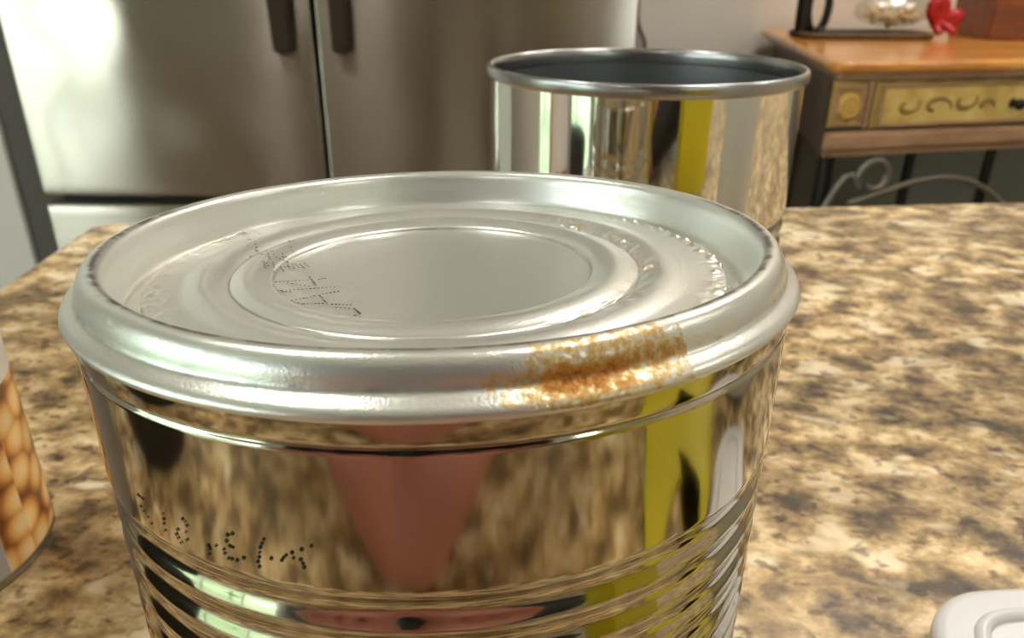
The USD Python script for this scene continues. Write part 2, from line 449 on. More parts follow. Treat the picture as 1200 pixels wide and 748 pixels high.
def refine(p, step):
    out = [p[0]]
    for a, b in zip(p[:-1], p[1:]):
        n = max(1, int(np.hypot(b[0] - a[0], b[1] - a[1]) / step))
        out += [tuple(np.array(a) + (np.array(b) - a) * i / n) for i in range(1, n + 1)]
    return np.array(out)


lp = refine([tuple(q) for q in chaikin(LIDP, 2)], 0.005)
lm = lathe(lp, SEG, 0)
v = lm.vertices
rr, ph, zz = np.hypot(v[:, 0], v[:, 1]), np.degrees(np.arctan2(v[:, 1], v[:, 0])), v[:, 2]
nz = lambda s, seed=0: meshkit.fbm(v * s, 4, seed) - 0.5
ramp = lambda x, a, b: np.clip((x - a) / (b - a), 0, 1)
# the seam is never a perfect circle; crumpled dried sealant in the countersink on two sides
disp = 0.0022 * nz(3.0, 1) * ramp(rr, .3, .8)
glue_r = ramp(ph, -62, -48) * (1 - ramp(ph, 48, 60)) + ramp(np.abs(ph), 135, 148)
glue = glue_r * np.exp(-((rr - .88) / .045) ** 2) + (ramp(ph, -70, -55) * (1 - ramp(ph, 45, 60))) * np.exp(-((rr - .66) / .03) ** 2)
crum = np.abs(meshkit.fbm(v * 26, 3, 5) - 0.5) * 2
lm.vertices[:, 0] -= .03 * ramp(-rr, -.84, -.45)
lm.vertices[:, 2] += disp + glue * (0.017 * crum - .003)
az = ph + 90.0                                     # 0 in front, positive to the right
front = np.exp(-((az - 22.5) / 11.5) ** 6)
edge = ramp(az, 7, 19) * (1 - ramp(az, 34.3, 35.2))
up = ramp(zz, -.125, -.055) * (1 - ramp(zz, -.012, .0))
wob = nz(14, 9) * 1.2
core = np.exp(-((zz + .072 + .0016 * (az - 20)) / .030) ** 2) * np.exp(-((az - 17) / 8.5) ** 2)
rust = edge * np.clip(0.16 + wob * .4 + 0.62 * core + .22 * np.exp(-((zz + .055) / .018) ** 2), 0, 1) * (rr > 1.0) * ramp(zz, -.122, -.085)
rust *= ramp(az + wob * 14, 9, 17)
brown = np.exp(-((az + 27) / 7) ** 2) * np.exp(-((zz + .062) / .02) ** 2) * (rr > 1.0) * np.clip(.5 + wob * 1.5, 0, 1) * .32
ridge = np.exp(-((rr - .9885) / .010) ** 2) * (zz > -.04) * np.clip(.85 + nz(30, 3) * 3.0, .45, 1) * ramp(-np.sin(np.radians(ph)), -.45, -.1)  # painted occlusion shade: a dark line along the ridge's inner edge
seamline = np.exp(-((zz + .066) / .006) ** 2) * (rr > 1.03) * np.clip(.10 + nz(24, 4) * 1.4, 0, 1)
gl = np.clip(glue * (crum * 1.5 - .15), 0, .42)
attr = np.clip(rust, 0, 1)
attr[attr < .05] = 0
crease = sum(k * np.exp(-((rr - q) / .0035) ** 2) for q, k in ((.5015, .5), (.6365, .5), (.886, .55))) * np.clip(.6 + nz(6, 8) * 3, .1, 1)  # thin dark lines along the ring creases
shade_smudge = np.clip(np.maximum.reduce([ridge, seamline, crease, brown * 1.3]), 0, .85)  # painted ridge shade, darkened seam and creases, and the brown smudge
lm.vertices = (lm.vertices * R) @ LIDM.T + C
lid = obj('lid', lm, M_LID, can, True, attrs={'rust': attr, 'sealant': gl, 'shade_smudge': shade_smudge}, label='recessed ringed lid with double seam, printed code and an orange rust stain')


def lid_z(r):
    return np.interp(r, lp[:, 0][:int(np.argmax(lp[:, 0] > .97))], lp[:, 1][:int(np.argmax(lp[:, 0] > .97))])


def discs(points, normals, radius, sides=7):
    v, f = [], []
    for k, (p, n) in enumerate(zip(points, normals)):
        a = np.cross(n, [0.3, 0.1, 0.9]); a /= np.linalg.norm(a)
        b = np.cross(n, a)
        r = radius * (0.8 + 0.4 * random.random())
        s = len(v)
        v.append(p)
        v += [p + r * (math.cos(t) * a + math.sin(t) * b) for t in np.linspace(0, 2 * math.pi, sides, endpoint=False)]
        f += [(s, s + 1 + i, s + 1 + (i + 1) % sides) for i in range(sides)]
    return trimesh.Trimesh(np.array(v), np.array(f), process=False)


LID_CODE = [(-0.781, 0.47), (-0.76, 0.443), (-0.765, 0.491), (-0.73, 0.391), (-0.706, 0.365), (-0.696, 0.357), (-0.678, 0.16), (-0.65, 0.092), (-0.64, 0.088), (-0.577, 0.091), (-0.57, 0.09), (-0.584, 0.05), (-0.558, -0.028), (-0.548, -0.047), (-0.562, 0.065), (-0.548, 0.045), (-0.537, 0.045), (-0.513, 0.009), (-0.507, 0.019), (-0.539, 0.219), (-0.533, 0.163), (-0.521, 0.135), (-0.198, -0.442), (-0.453, 0.005), (-0.495, 0.044), (-0.802, 0.457), (-0.792, 0.437), (-0.782, 0.417), (-0.773, 0.398), (-0.763, 0.379), (-0.707, 0.241), (-0.7, 0.235), (-0.694, 0.229), (-0.688, 0.222), (-0.67, 0.211), (-0.662, 0.191), (-0.653, 0.171), (-0.644, 0.151), (-0.596, 0.101), (-0.589, 0.085), (-0.582, 0.068), (-0.576, 0.052), (-0.569, 0.036), (-0.563, 0.02), (-0.571, -0.018), (-0.565, -0.032), (-0.559, -0.046), (-0.554, -0.06), (-0.548, -0.074), (-0.541, 0.09), (-0.534, 0.069), (-0.527, 0.049), (-0.527, 0.079), (-0.519, 0.062), (-0.511, 0.045), (-0.499, 0.039), (-0.492, 0.023), (-0.485, 0.008), (-0.479, -0.007), (-0.47, 0.038), (-0.463, 0.025), (-0.455, 0.011), (-0.447, -0.002), (-0.569, 0.254), (-0.562, 0.238), (-0.555, 0.223), (-0.548, 0.208), (-0.524, -0.075), (-0.544, -0.008), (-0.538, -0.024), (-0.532, -0.039), (-0.524, 0.001), (-0.517, -0.013), (-0.509, -0.026), (-0.502, -0.04), (-0.511, 0.035), (-0.505, 0.023), (-0.5, 0.012), (-0.494, 0.0), (-0.489, 0.044), (-0.481, 0.031), (-0.474, 0.018), (-0.466, 0.005), (-0.459, 0.049), (-0.452, 0.036), (-0.444, 0.023), (-0.436, 0.011), (-0.406, -0.099), (-0.401, -0.11), (-0.395, -0.122), (-0.389, -0.134), (-0.384, -0.146), (-0.378, -0.157), (-0.373, -0.169), (-0.367, -0.18), (-0.459, -0.229), (-0.453, -0.235), (-0.447, -0.242), (-0.334, -0.274), (-0.329, -0.284), (-0.324, -0.293), (-0.319, -0.302), (-0.314, -0.312), (-0.309, -0.321), (-0.304, -0.33), (-0.299, -0.339), (-0.294, -0.348), (-0.211, -0.388), (-0.206, -0.396), (-0.201, -0.404), (-0.196, -0.413), (-0.191, -0.421), (-0.187, -0.429), (-0.62, 0.088), (-0.611, 0.075), (-0.603, 0.063), (-0.594, 0.051), (-0.481, -0.224), (-0.496, -0.146), (-0.485, -0.144), (-0.473, -0.142), (-0.462, -0.139), (-0.451, -0.137), (-0.44, -0.135), (-0.428, -0.133), (-0.417, -0.131), (-0.406, -0.129), (-0.458, -0.158), (-0.443, -0.164), (-0.429, -0.17), (-0.414, -0.176), (-0.4, -0.182), (-0.386, -0.188), (-0.466, -0.229), (-0.453, -0.233), (-0.44, -0.238), (-0.427, -0.242), (-0.432, -0.226), (-0.42, -0.224), (-0.409, -0.221), (-0.398, -0.219), (-0.387, -0.216), (-0.375, -0.213), (-0.364, -0.211), (-0.353, -0.208), (-0.341, -0.205), (-0.33, -0.203), (-0.318, -0.2), (-0.307, -0.197), (-0.41, -0.324), (-0.401, -0.318), (-0.391, -0.311), (-0.382, -0.304), (-0.373, -0.297), (-0.364, -0.296), (-0.356, -0.287), (-0.348, -0.278), (-0.327, -0.262), (-0.317, -0.257), (-0.307, -0.251), (-0.297, -0.246), (-0.287, -0.24), (-0.412, -0.324), (-0.4, -0.33), (-0.389, -0.335), (-0.377, -0.341), (-0.365, -0.347), (-0.36, -0.347), (-0.35, -0.346), (-0.339, -0.346), (-0.329, -0.345), (-0.319, -0.345), (-0.308, -0.345), (-0.28, -0.351), (-0.269, -0.352), (-0.259, -0.353), (-0.248, -0.355), (-0.237, -0.356), (-0.226, -0.357), (-0.262, -0.379), (-0.25, -0.381), (-0.238, -0.382), (-0.226, -0.384), (-0.371, -0.122), (-0.362, -0.118), (-0.354, -0.115)]
BODY_CODE = [(-111.4, -19.51), (-112.2, -19.94), (-112.5, -20.85), (-112.2, -21.43), (-111.7, -21.55), (-113.2, -22.28), (-113.2, -22.85), (-112.7, -23.39), (-112.2, -23.35), (-111.4, -23.29), (-110.3, -22.61), (-106.9, -19.08), (-107.3, -19.78), (-107.6, -20.38), (-107.8, -21.12), (-108.0, -21.84), (-108.3, -22.59), (-108.2, -23.24), (-106.3, -21.59), (-104.9, -21.53), (-104.4, -20.84), (-103.4, -20.15), (-103.3, -20.88), (-102.4, -20.93), (-102.1, -19.47), (-100.8, -18.78), (-102.2, -21.46), (-102.1, -21.93), (-115.8, -22.63), (-115.6, -23.11), (-115.9, -23.91), (-114.4, -22.16), (-121.1, -22.32), (-119.6, -20.2), (-119.2, -20.44), (-119.0, -20.91), (-121.6, -23.22), (-121.4, -23.68), (-121.0, -24.23), (-119.6, -23.24), (-119.5, -22.07), (-123.7, -21.13), (-123.8, -21.91), (-124.0, -22.67), (-124.1, -23.74), (-129.4, -20.83), (-128.9, -20.87), (-128.2, -20.84), (-129.4, -22.54), (-128.8, -23.0), (-128.0, -23.51), (-127.4, -24.21), (-104.2, -20.67), (-104.6, -21.1), (-112.0, -21.5), (-115.7, -22.87)]

P, N = [], []
for x, y in LID_CODE:
    r = math.hypot(x + .03 * float(ramp(-math.hypot(x, y), -.84, -.45)), y)
    e = 0.004
    g = (lid_z(r + e) - lid_z(r - e)) / (2 * e)
    n = np.array([-g * x / r, -g * y / r, 1.0]); n /= np.linalg.norm(n)
    P.append((np.array([x, y, lid_z(r) + .0055]) * R) @ LIDM.T + C); N.append(LIDM @ n)
obj('printed_code', discs(P, N, 0.00019), M_INK, lid, label='dotted black date code inkjet printed on the lid', kind='stuff')

# body: plain band below the seam, then rolled ribs all the way down
RB = 1.0636
bp = [(RB - .03, -.090), (RB - .012, -.100), (RB + .004, -.108), (RB + .009, -.118), (RB + .008, -.126), (RB + .0065, -.145), (RB + .003, -.175), (RB + .001, -.188), (RB - .006, -.196), (RB - .006, -.199), (RB, -.207)]
bp += [(RB, z) for z in np.arange(-.22, -.56, -.03)]
HB = (C[2] - TABLE) / R
z = -.575
pitch = .112
while z > -HB + .30:
    bp += [(RB + .000, z), (RB - .008, z - pitch * .18), (RB - .018, z - pitch * .36), (RB - .018, z - pitch * .6), (RB - .007, z - pitch * .82)]
    z -= pitch
bp += [(RB, z), (RB, -HB + .2), (RB, -HB + .12), (RB + .018, -HB + .10), (RB + .024, -HB + .06), (RB + .02, -HB + .01), (RB - .01, -HB), (RB - .05, -HB + .01), (RB - .06, -HB + .06), (0.0, -HB + .06)]
bm = lathe(bp, 540, 2)
v = bm.vertices
w = ramp(v[:, 2], -1.7, -.75)
r0 = np.hypot(v[:, 0], v[:, 1])
dent = 0.004 * (meshkit.fbm(np.c_[v[:, 0] * 2.2, v[:, 1] * 2.2, v[:, 2] * 1.2], 3, 21) - .5) * ramp(-v[:, 2], .08, .2)
v[:, :2] *= (1 + dent / np.maximum(r0, .05))[:, None]
v[:, 2] += w * (-0.0675 * v[:, 1] * 1.05 + 0.013 * v[:, 0])
bm.vertices = v * R + C
body = obj('can_body', bm, M_BODY, can, True, label='mirror bright ribbed side wall of the can')
P, N = [], []
for a, zmm in BODY_CODE:
    n = np.array([math.cos(math.radians(a)), math.sin(math.radians(a)), 0.0])
    P.append(C + n * (RB * R + .00006) + [0, 0, zmm / 1000]); N.append(n)
obj('printed_code', discs(P, N, 0.00022), M_INK, body, label='row of dotted black code characters on the side wall', kind='stuff')

# ------------------------------------------------------------ the opened can behind it
S = 0.85 * R
C2 = np.array([1.0984, 6.7567, -0.7315]) * S + [0, 0, CZ]
RO, RI = 1.3243 * S, 1.3243 * .962 * S
H2 = C2[2] - TABLE
M_BODY2 = tin('open_can_tinplate', (0.84, 0.82, 0.78), 0.06, bump=(60, 0.03, 0.0004), stretch=(1, 1, 0.15))
M_INSIDE = plain('can_lining', (0.24, 0.26, 0.275), 0.38, 0.85)
M_RIM = plain('open_can_rim', (0.40, 0.40, 0.41), 0.26, 1.0, bump=(300, 0.1, 0.0003))
t = thing('tin_can', 'opened empty tin can without its lid, standing behind the front can', 'can', (C2[0], C2[1], TABLE))
RW = 1.3243 * .975 * S
p = [(RW, -.004), (RW, -.012), (RW, -.03), (RW, -.045)]
z = -.048
while z > -H2 + .02:
    p += [(RW, z), (RW - .0006, z - .0012), (RW - .0011, z - .0024), (RW - .0011, z - .0036), (RW - .0004, z - .005)]
    z -= .006
p += [(RW, -H2 + .012), (RW, -H2 + .006), (RW + .001, -H2 + .004), (RW + .001, -H2 + .001), (RW - .001, -H2), (RW - .003, -H2 + .001), (RW - .003, -H2 + .004), (0, -H2 + .004)]
obj('can_body', lathe(p, 240, 1, C2), M_BODY2, t, True)
obj('can_lining', lathe([(0, -H2 + .0045), (RW - .0008, -H2 + .0045), (RW - .0008, -H2 + .006), (RI, -.03), (RI, -.006)], 200, 0, C2), M_INSIDE, t, 35, label='grey inner wall of the opened can')
obj('rim', lathe([(RI - .0004, -.0052), (RI - .0004, -.0015), (RI + .0004, -.0002), (RO - .0008, 0), (RO, -.0008), (RO, -.0030), (RO - .0004, -.0040), (RW, -.0046)], 240, 2, C2), M_RIM, t, True, label='rolled metal rim')

# ------------------------------------------------------------ bean can at the left edge
BX, BY, BR = -0.167, 0.168, 0.034
M_LABEL = mat('bean_label_print', {
    'u': ('attribute', {'attribute': 'lu'}), 'v': ('attribute', {'attribute': 'lv'}), 'xy': ('combine_xyz', {}),
    'vo': ('voronoi_texture', {'dimensions': '2D', 'feature': 'f1', 'scale': 96.0, 'randomness': 0.6}),
    'vr': ('rgb_ramp', {'ramp': [(0.0, (1.0, 0.78, 0.45)), (0.22, (0.98, 0.66, 0.28)), (0.38, (0.84, 0.43, 0.12)), (0.50, (0.50, 0.19, 0.04)), (0.62, (0.22, 0.07, 0.015))]}),
    'vt': ('rgb_to_bw', {}), 'tint': ('rgb_ramp', {'ramp': [(0.0, (0.82, 0.80, 0.78)), (1.0, (1.08, 1.06, 1.02))]}), 'mul': ('mix_color', {'blend_type': 'multiply', 'fac': 0.9, 'use_clamp': False}),
    'top': ('rgb_ramp', {'ramp': [(0.0, (0, 0, 0)), (0.52, (1, 1, 1)), (1.0, (1, 1, 1))], 'interpolate': False}), 'vn': ('map_range', {'from_min': 0.0, 'from_max': 0.1, 'to_min': 0.0, 'to_max': 1.0}),
    'sd': ('rgb_ramp', {'ramp': [(0.0, (0.42, 0.41, 0.40)), (0.10, (0.72, 0.70, 0.68)), (0.18, (0.55, 0.03, 0.02)), (0.24, (0.08, 0.22, 0.26)), (0.36, (0.75, 0.73, 0.70)), (0.50, (0, 0, 0)), (1.0, (0, 0, 0))], 'interpolate': False}),
    'isd': ('math', {'math_type': 'less_than', 'value2': 0.5}),
    'x1': ('mix_color', {'b': (0.74, 0.72, 0.72)}), 'x2': ('mix_color', {}), 'ua': ('attribute', {'attribute': 'around'}),
    'p': ('principled_bsdf', {'roughness': 0.30})},
    [('u.fac', 'xy.x'), ('v.fac', 'xy.y'), ('xy.vector', 'vo.vector'), ('vo.distance', 'vr.fac'), ('vo.color', 'vt.color'), ('vt.val', 'tint.fac'), ('vr.color', 'mul.a'), ('tint.color', 'mul.b'),
     ('v.fac', 'vn.value'), ('vn.result', 'top.fac'), ('mul.result', 'x1.a'), ('top.color', 'x1.fac'), ('ua.fac', 'sd.fac'), ('ua.fac', 'isd.value1'), ('x1.result', 'x2.a'), ('sd.color', 'x2.b'), ('isd.value', 'x2.fac'),
     ('x2.result', 'p.base_color')])
t = thing('bean_can', 'food can with a printed paper label of orange chickpeas, at the left picture edge', 'can', (BX, BY, TABLE))
hb = 0.112
obj('can_body', lathe([(0, hb - .004), (BR - .003, hb - .004), (BR - .002, hb), (BR + .0006, hb), (BR + .0006, hb - .004), (BR - .0006, hb - .005), (BR - .0006, .006), (BR + .0002, .0028), (BR + .0003, .0006), (BR - .001, 0), (BR - .003, .003), (0, .003)], 96, 1, (BX, BY, TABLE)), M_RIM, t, True)
n, rows = 240, 40
a = np.linspace(0, 2 * np.pi, n + 1)
zs = np.linspace(.0030, hb - .0065, rows)
v = np.array([(BX + (BR + .0002) * math.cos(q), BY + (BR + .0002) * math.sin(q), TABLE + zq) for zq in zs for q in a])
f = np.array([(r * (n + 1) + i, r * (n + 1) + i + 1, (r + 1) * (n + 1) + i + 1, (r + 1) * (n + 1) + i) for r in range(rows - 1) for i in range(n)])
obj('paper_label', (v, f), M_LABEL, t, True, attrs={'lu': np.tile(a * BR * .9, rows), 'lv': np.repeat(zs, n + 1), 'around': np.tile([(lambda d: .05 if d < -15 and d > -112 else (.10 + (d - 40) / 140 * .39 if d > 40 and d < 180 else .9))((math.degrees(q) + 180) % 360 - 180) for q in a], rows)},
    label='glossy label printed with orange chickpeas below a white band')

# ------------------------------------------------------------ small white dish at the lower right
M_PLASTIC = plain('white_glaze', (0.78, 0.78, 0.81), 0.3)
t = thing('dish', 'small low white dish with rounded corners, lying on the granite in the lower right corner', 'dish', (0.13, 0.13, TABLE))
LZ = CZ - .1395
q = rounded(0.0975, 0.168, 0.102, 0.1475, 0.021, 5)
obj('base', prism(q.buffer(-.004), TABLE, LZ - .006, .002), M_PLASTIC, t, 40)
obj('top', prism(q, LZ - .008, LZ, .003), M_PLASTIC, t, 40)
ringp = np.array([q.buffer(-.010, quad_segs=12).exterior.interpolate(s, normalized=True).coords[0] for s in np.linspace(0, 1, 121)])
obj('raised_ring', tube(np.c_[ringp, np.full(121, LZ)], .0018, 8, 0), M_PLASTIC, t, True)
# yellow scraper beside it, beyond the picture's edge, seen in the front can's wall
M_YELLOW = plain('yellow_plastic', (0.62, 0.52, 0.015), 0.4)
handle = sg.Polygon([(.104, .045), (.172, .008), (.205, .012), (.205, .099), (.104, .099)]).buffer(-.006).buffer(.006, quad_segs=8).difference(sg.box(.09, .058, .140, .088).union(sg.Point(.140, .073).buffer(.015)))
t = thing('scraper', 'yellow plastic scraper with an open slot lying in front of the small white dish', 'tool', (.152, .06, TABLE))
obj('handle', prism(handle, TABLE, TABLE + .005, .002, 500), M_YELLOW, t, 40)
obj('blade', box(.203, .211, .020, .092, TABLE + .001, TABLE + .003, .0005), M_RIM, t, label='metal blade')
t = thing('skillet', 'small round black iron skillet standing on the granite left of the front can', 'pan', (-.238, .07, TABLE))
M_BLACK = plain('black_iron_pan', (0.012, 0.012, 0.013), 0.5)
obj('pan', lathe([(0, .006), (.040, .006), (.046, .012), (.050, .040), (.0515, .0425), (.053, .040), (.049, .008), (.045, 0), (0, 0)], 80, 1, (-.238, .07, TABLE)), M_BLACK, t, 40)
obj('handle', prism(rounded(-.38, -.286, .060, .080, .009), TABLE + .026, TABLE + .038, .004), M_BLACK, t, 40)

# ------------------------------------------------------------ refrigerator
M_STEEL = mat('fridge_steel', {'c': ('texture_coordinate', {}), 'm': ('mapping', {'scale': (1, 1, 0.02)}), 'n': ('noise_texture', {'scale': 900.0, 'detail': 2.0}), 'b': ('bump', {'strength': 0.05, 'distance': 0.0003}),
    'p': ('principled_bsdf', {'base_color': (0.50, 0.455, 0.40), 'metallic': 1.0, 'roughness': 0.23, 'anisotropic': 1.0}), 'z': ('combine_xyz', {'z': 1.0})},
    [('c.object', 'm.vector'), ('m.vector', 'n.vector'), ('n.fac', 'b.height'), ('b.normal', 'p.normal'), ('z.vector', 'p.tangent')])
M_CASE = plain('fridge_case_paint', (0.085, 0.075, 0.066), 0.6)
M_HANDLE = plain('bronze_handle', (0.030, 0.016, 0.008), 0.6, 0.0, 0.3)
M_GASKET = plain('door_gasket', (0.012, 0.012, 0.012), 0.8)
FY = 1.2                                           # front of the doors
FX0, FX1, FXM = -0.757, 0.183, -0.2945
t = thing('refrigerator', 'stainless steel french door refrigerator behind the cans', 'refrigerator', ((FX0 + FX1) / 2, FY + .37, 0))
obj('case', box(FX0 + .012, FX1 - .012, FY + .075, Y1 - .03, .02, 1.77, .01), M_CASE, t)
obj('side_panel', box(-.816, FX0 + .008, FY + .045, FY + .70, .0, 1.80, .003), M_CASE, t, label='dark grey panel along the left side')


def fridge_panel(x0, x1, z0, z1, wavy=0.0, crown=0.006, seed=0):
    """A door leaf: crowned front with rounded upright edges, slightly uneven like real sheet."""
    W, D, r = x1 - x0, 0.07, 0.004
    xs, ys = [], []
    for q in np.linspace(0, math.pi / 2, 9)[:-1]:
        xs.append(r - r * math.cos(q)); ys.append(r - r * math.sin(q))
    mid = np.linspace(r, W - r, 70)
    xs += list(mid); ys += [0] * 70
    for q in np.linspace(math.pi / 2, 0, 9)[1:]:
        xs.append(W - r + r * math.cos(q)); ys.append(r - r * math.sin(q))
    xs, ys = np.array(xs), np.array(ys)
    ys = ys + crown * (2 * xs / W - 1) ** 2
    nf = len(xs)
    loop = np.vstack([np.c_[xs, ys], [[W, D], [0, D]]])
    zz = np.concatenate([[z0, z0 + .0025], np.linspace(z0 + .008, z1 - .008, max(8, int((z1 - z0) / .012))), [z1 - .0025, z1]])
    ins = np.concatenate([[.006, .0022], np.zeros(len(zz) - 4), [.0022, .006]])
    V = []
    for zq, i_ in zip(zz, ins):
        L = loop.copy()
        L[:nf, 1] += i_
        P3 = np.c_[L[:nf, 0] * 5.0, np.zeros(nf), np.full(nf, zq) * 6.5]
        L[:nf, 1] += wavy * (meshkit.fbm(P3, 2, 40 + seed) - .5) * np.sin(np.pi * np.clip(L[:nf, 0] / W, 0, 1)) ** .5
        V.append(np.c_[L[:, 0] + x0, L[:, 1] + FY, np.full(len(L), zq)])
    n, m = len(loop), len(zz)
    V = np.vstack(V)
    f = [(r_ * n + i, r_ * n + (i + 1) % n, (r_ + 1) * n + (i + 1) % n, (r_ + 1) * n + i) for r_ in range(m - 1) for i in range(n)]
    f = faces_tri(f)
    caps = []
    for base, flip in ((0, True), ((m - 1) * n, False)):
        for i in range(n - 3):
            if i + 1 >= nf:
                break
            tri = (base + n - 1, base + i, base + i + 1)
            caps.append(tri[::-1] if flip else tri)
        tri = (base + n - 1, base + nf - 1, base + nf)
        caps.append(tri[::-1] if flip else tri)
    return trimesh.Trimesh(V, np.vstack([f, caps]), process=False)


ZG = CZ - .348                                     # the gap above the freezer drawer
GAPX = .003
LEFT_WAVE, RIGHT_WAVE = 0.010, 0.003
d1 = obj('door', fridge_panel(FX0, FXM - GAPX, ZG + .007, 1.77, LEFT_WAVE, .007, 1), M_STEEL, t, 50)
d2 = obj('door', fridge_panel(FXM + GAPX, FX1, ZG + .007, 1.77, RIGHT_WAVE, .007, 5), M_STEEL, t, 50)
obj('freezer_drawer', fridge_panel(FX0, FX1, .10, ZG - .006, .003, .007, 9), M_STEEL, t, 50)
obj('gasket', box(FX0 + .02, FX1 - .02, FY + .03, FY + .0755, ZG - .02, ZG + .02), M_GASKET, t)
obj('gasket', box(FXM - .012, FXM + .012, FY + .03, FY + .0755, ZG + .02, 1.75), M_GASKET, t)
obj('kick_grille', box(FX0 + .02, FX1 - .02, FY + .05, FY + .08, .0, .095), M_CASE, t)
# flat dark handles, wider towards the top, their lower ends seen
for d, xa, xb, s in ((d1, -.353, -.3235, 1), (d2, -.2665, -.2405, -1)):
    w = .010
    q = sg.Polygon([(xa - .012 * (s > 0), 1.60), (xa, CZ - .118), (xb, CZ - .118), (xb + .002, 1.60)]).buffer(-.006).buffer(.006, quad_segs=6)
    m = prism(q, 0, .022, .005)
    vv = m.vertices.copy()
    m.vertices = np.c_[vv[:, 0], FY + .004 - vv[:, 2], vv[:, 1]]
    obj('handle', m, M_HANDLE, d, 40, label='dark bronze door handle')

# white cabinet at the far left, beyond the refrigerator's dark side
t = thing('pantry_cabinet', 'white painted tall cabinet at the left edge, beside the refrigerator', 'cabinet', (-1.2, 1.6, 0))
obj('body', box(-1.75, -.818, 1.26, Y1 - .02, .09, 2.2, .003), M_WHITE_CAB, t)
obj('door', box(-1.278, -.820, 1.238, 1.26, .11, 2.18, .004), M_WHITE_CAB, t)
obj('door', box(-1.746, -1.282, 1.238, 1.26, .11, 2.18, .004), M_WHITE_CAB, t)
obj('toe_kick', box(-1.74, -.86, 1.31, Y1 - .03, 0, .09), M_CASE, t)
M_CORD = plain('dark_cord', (0.06, 0.03, 0.055), 0.5)
single('power_cord', tube([(.2985, 1.993, CZ + .3), (.2995, 1.993, CZ - .06), (.300, 1.992, CZ - .125), (.312, 1.99, CZ - .15), (.325, 1.99, CZ - .175), (.33, 1.99, CZ - .40)], .0042, 8), M_CORD, 'dark thin cord hanging on the wall beside the refrigerator', 'cord', True)

# ------------------------------------------------------------ sideboard on the right
M_TOPWOOD = mottled('orange_wood', [(0.3, (0.46, 0.165, 0.020)), (0.5, (0.68, 0.27, 0.038)), (0.72, (0.82, 0.38, 0.075))], scale=6, stretch=(1, 9, 9), rough=0.22, detail=8, coat_weight=0.6, coat_roughness=0.2)
M_MOULD = mottled('brown_moulding_wood', [(0.3, (0.32, 0.17, 0.085)), (0.7, (0.50, 0.29, 0.165))], scale=10, stretch=(1, 4, 6), rough=0.4)
M_CREAM = mottled('antiqued_yellow_paint', [(0.28, (0.46, 0.27, 0.05)), (0.5, (0.70, 0.47, 0.13)), (0.72, (0.82, 0.62, 0.24))], scale=22, rough=0.45)
M_OLIVE = mottled('worn_olive_gold', [(0.3, (0.34, 0.20, 0.05)), (0.7, (0.60, 0.40, 0.12))], scale=18, rough=0.5)
M_SCROLLP = plain('painted_ochre', (0.33, 0.20, 0.04), 0.5)
M_ROSE = plain('gold_panel', (0.62, 0.36, 0.085), 0.45, bump=(120, .4, .003))
M_IRON = plain('black_iron', (0.022, 0.018, 0.014), 0.45, 0.6)
M_SILVER = plain('greyed_iron', (0.27, 0.245, 0.20), 0.45, 0.8)
SA = math.radians(12.5)
SP = np.array([.515, 1.275])
SD, SN = np.array([math.cos(SA), math.sin(SA)]), np.array([-math.sin(SA), math.cos(SA)])


def fr(s, z, o=0.0):
    """A point on the sideboard's front: s along it, z from the lens height, o towards the viewer."""
    q = SP + SD * s - SN * o
    return (q[0], q[1], CZ + z)


def front_box(s0, s1, z0, z1, o0, o1, bevel=.003):
    m = box(s0, s1, -o1, -o0, CZ + z0, CZ + z1, bevel)
    v = m.vertices.copy()
    q = SP + v[:, :1] * SD + v[:, 1:2] * SN
    m.vertices = np.c_[q, v[:, 2]]
    return m


def front_frame(s0, s1, z0, z1, w, o0, o1):
    return join(front_box(s0, s1, z0, z0 + w, o0, o1), front_box(s0, s1, z1 - w, z1, o0, o1), front_box(s0, s0 + w, z0 + w, z1 - w, o0, o1), front_box(s1 - w, s1, z0 + w, z1 - w, o0, o1))


TZ = -.134
SL = 1.15
t = thing('sideboard', 'orange wooden sideboard with a painted yellow drawer and iron scroll legs, right background', 'sideboard', (1.1, 1.6, 0))
pf = lambda s, o: tuple(SP + SD * s - SN * o)
plan = sg.Polygon([pf(-.020, .018), pf(.2, .030), pf(.5, .030), pf(.8, .018), pf(SL, .018), (1.62, 1.985), (.60, 1.985)]).buffer(-.02).buffer(.02, quad_segs=8)
obj('top', prism(plan, CZ + TZ - .018, CZ + TZ, .007, 600), M_TOPWOOD, t, 40)
obj('top_moulding', prism(plan.buffer(-.012), CZ + TZ - .028, CZ + TZ - .018, .002, 300), M_MOULD, t, 40)
inner = sg.Polygon([pf(-.006, 0), pf(SL - .02, 0), (1.58, 1.97), (.63, 1.97)])
obj('body', prism(inner, CZ - .284, CZ + TZ - .028), M_DARK_WOOD, t)
obj('top_rail', front_box(-.006, SL - .02, -.1655, TZ - .0285, 0, .004, .001), M_OLIVE, t)
obj('corner_panel', front_box(-.004, .058, -.238, -.166, 0, .006), M_OLIVE, t)
cp = obj('rosette_frame', front_frame(.000, .054, -.236, -.172, .006, .006, .011), M_MOULD, t)
ros = lathe([(0, .004), (.006, .007), (.011, .004), (.015, .007), (.021, .004), (.0235, 0)], 40, 2)
vv = ros.vertices.copy()
ros.vertices = np.array([fr(.027 + a, -.205 + b, .006 + c) for a, b, c in vv])
obj('rosette', ros, M_ROSE, t, True)
obj('divider', front_box(.058, .066, -.240, -.164, 0, .010), M_MOULD, t)
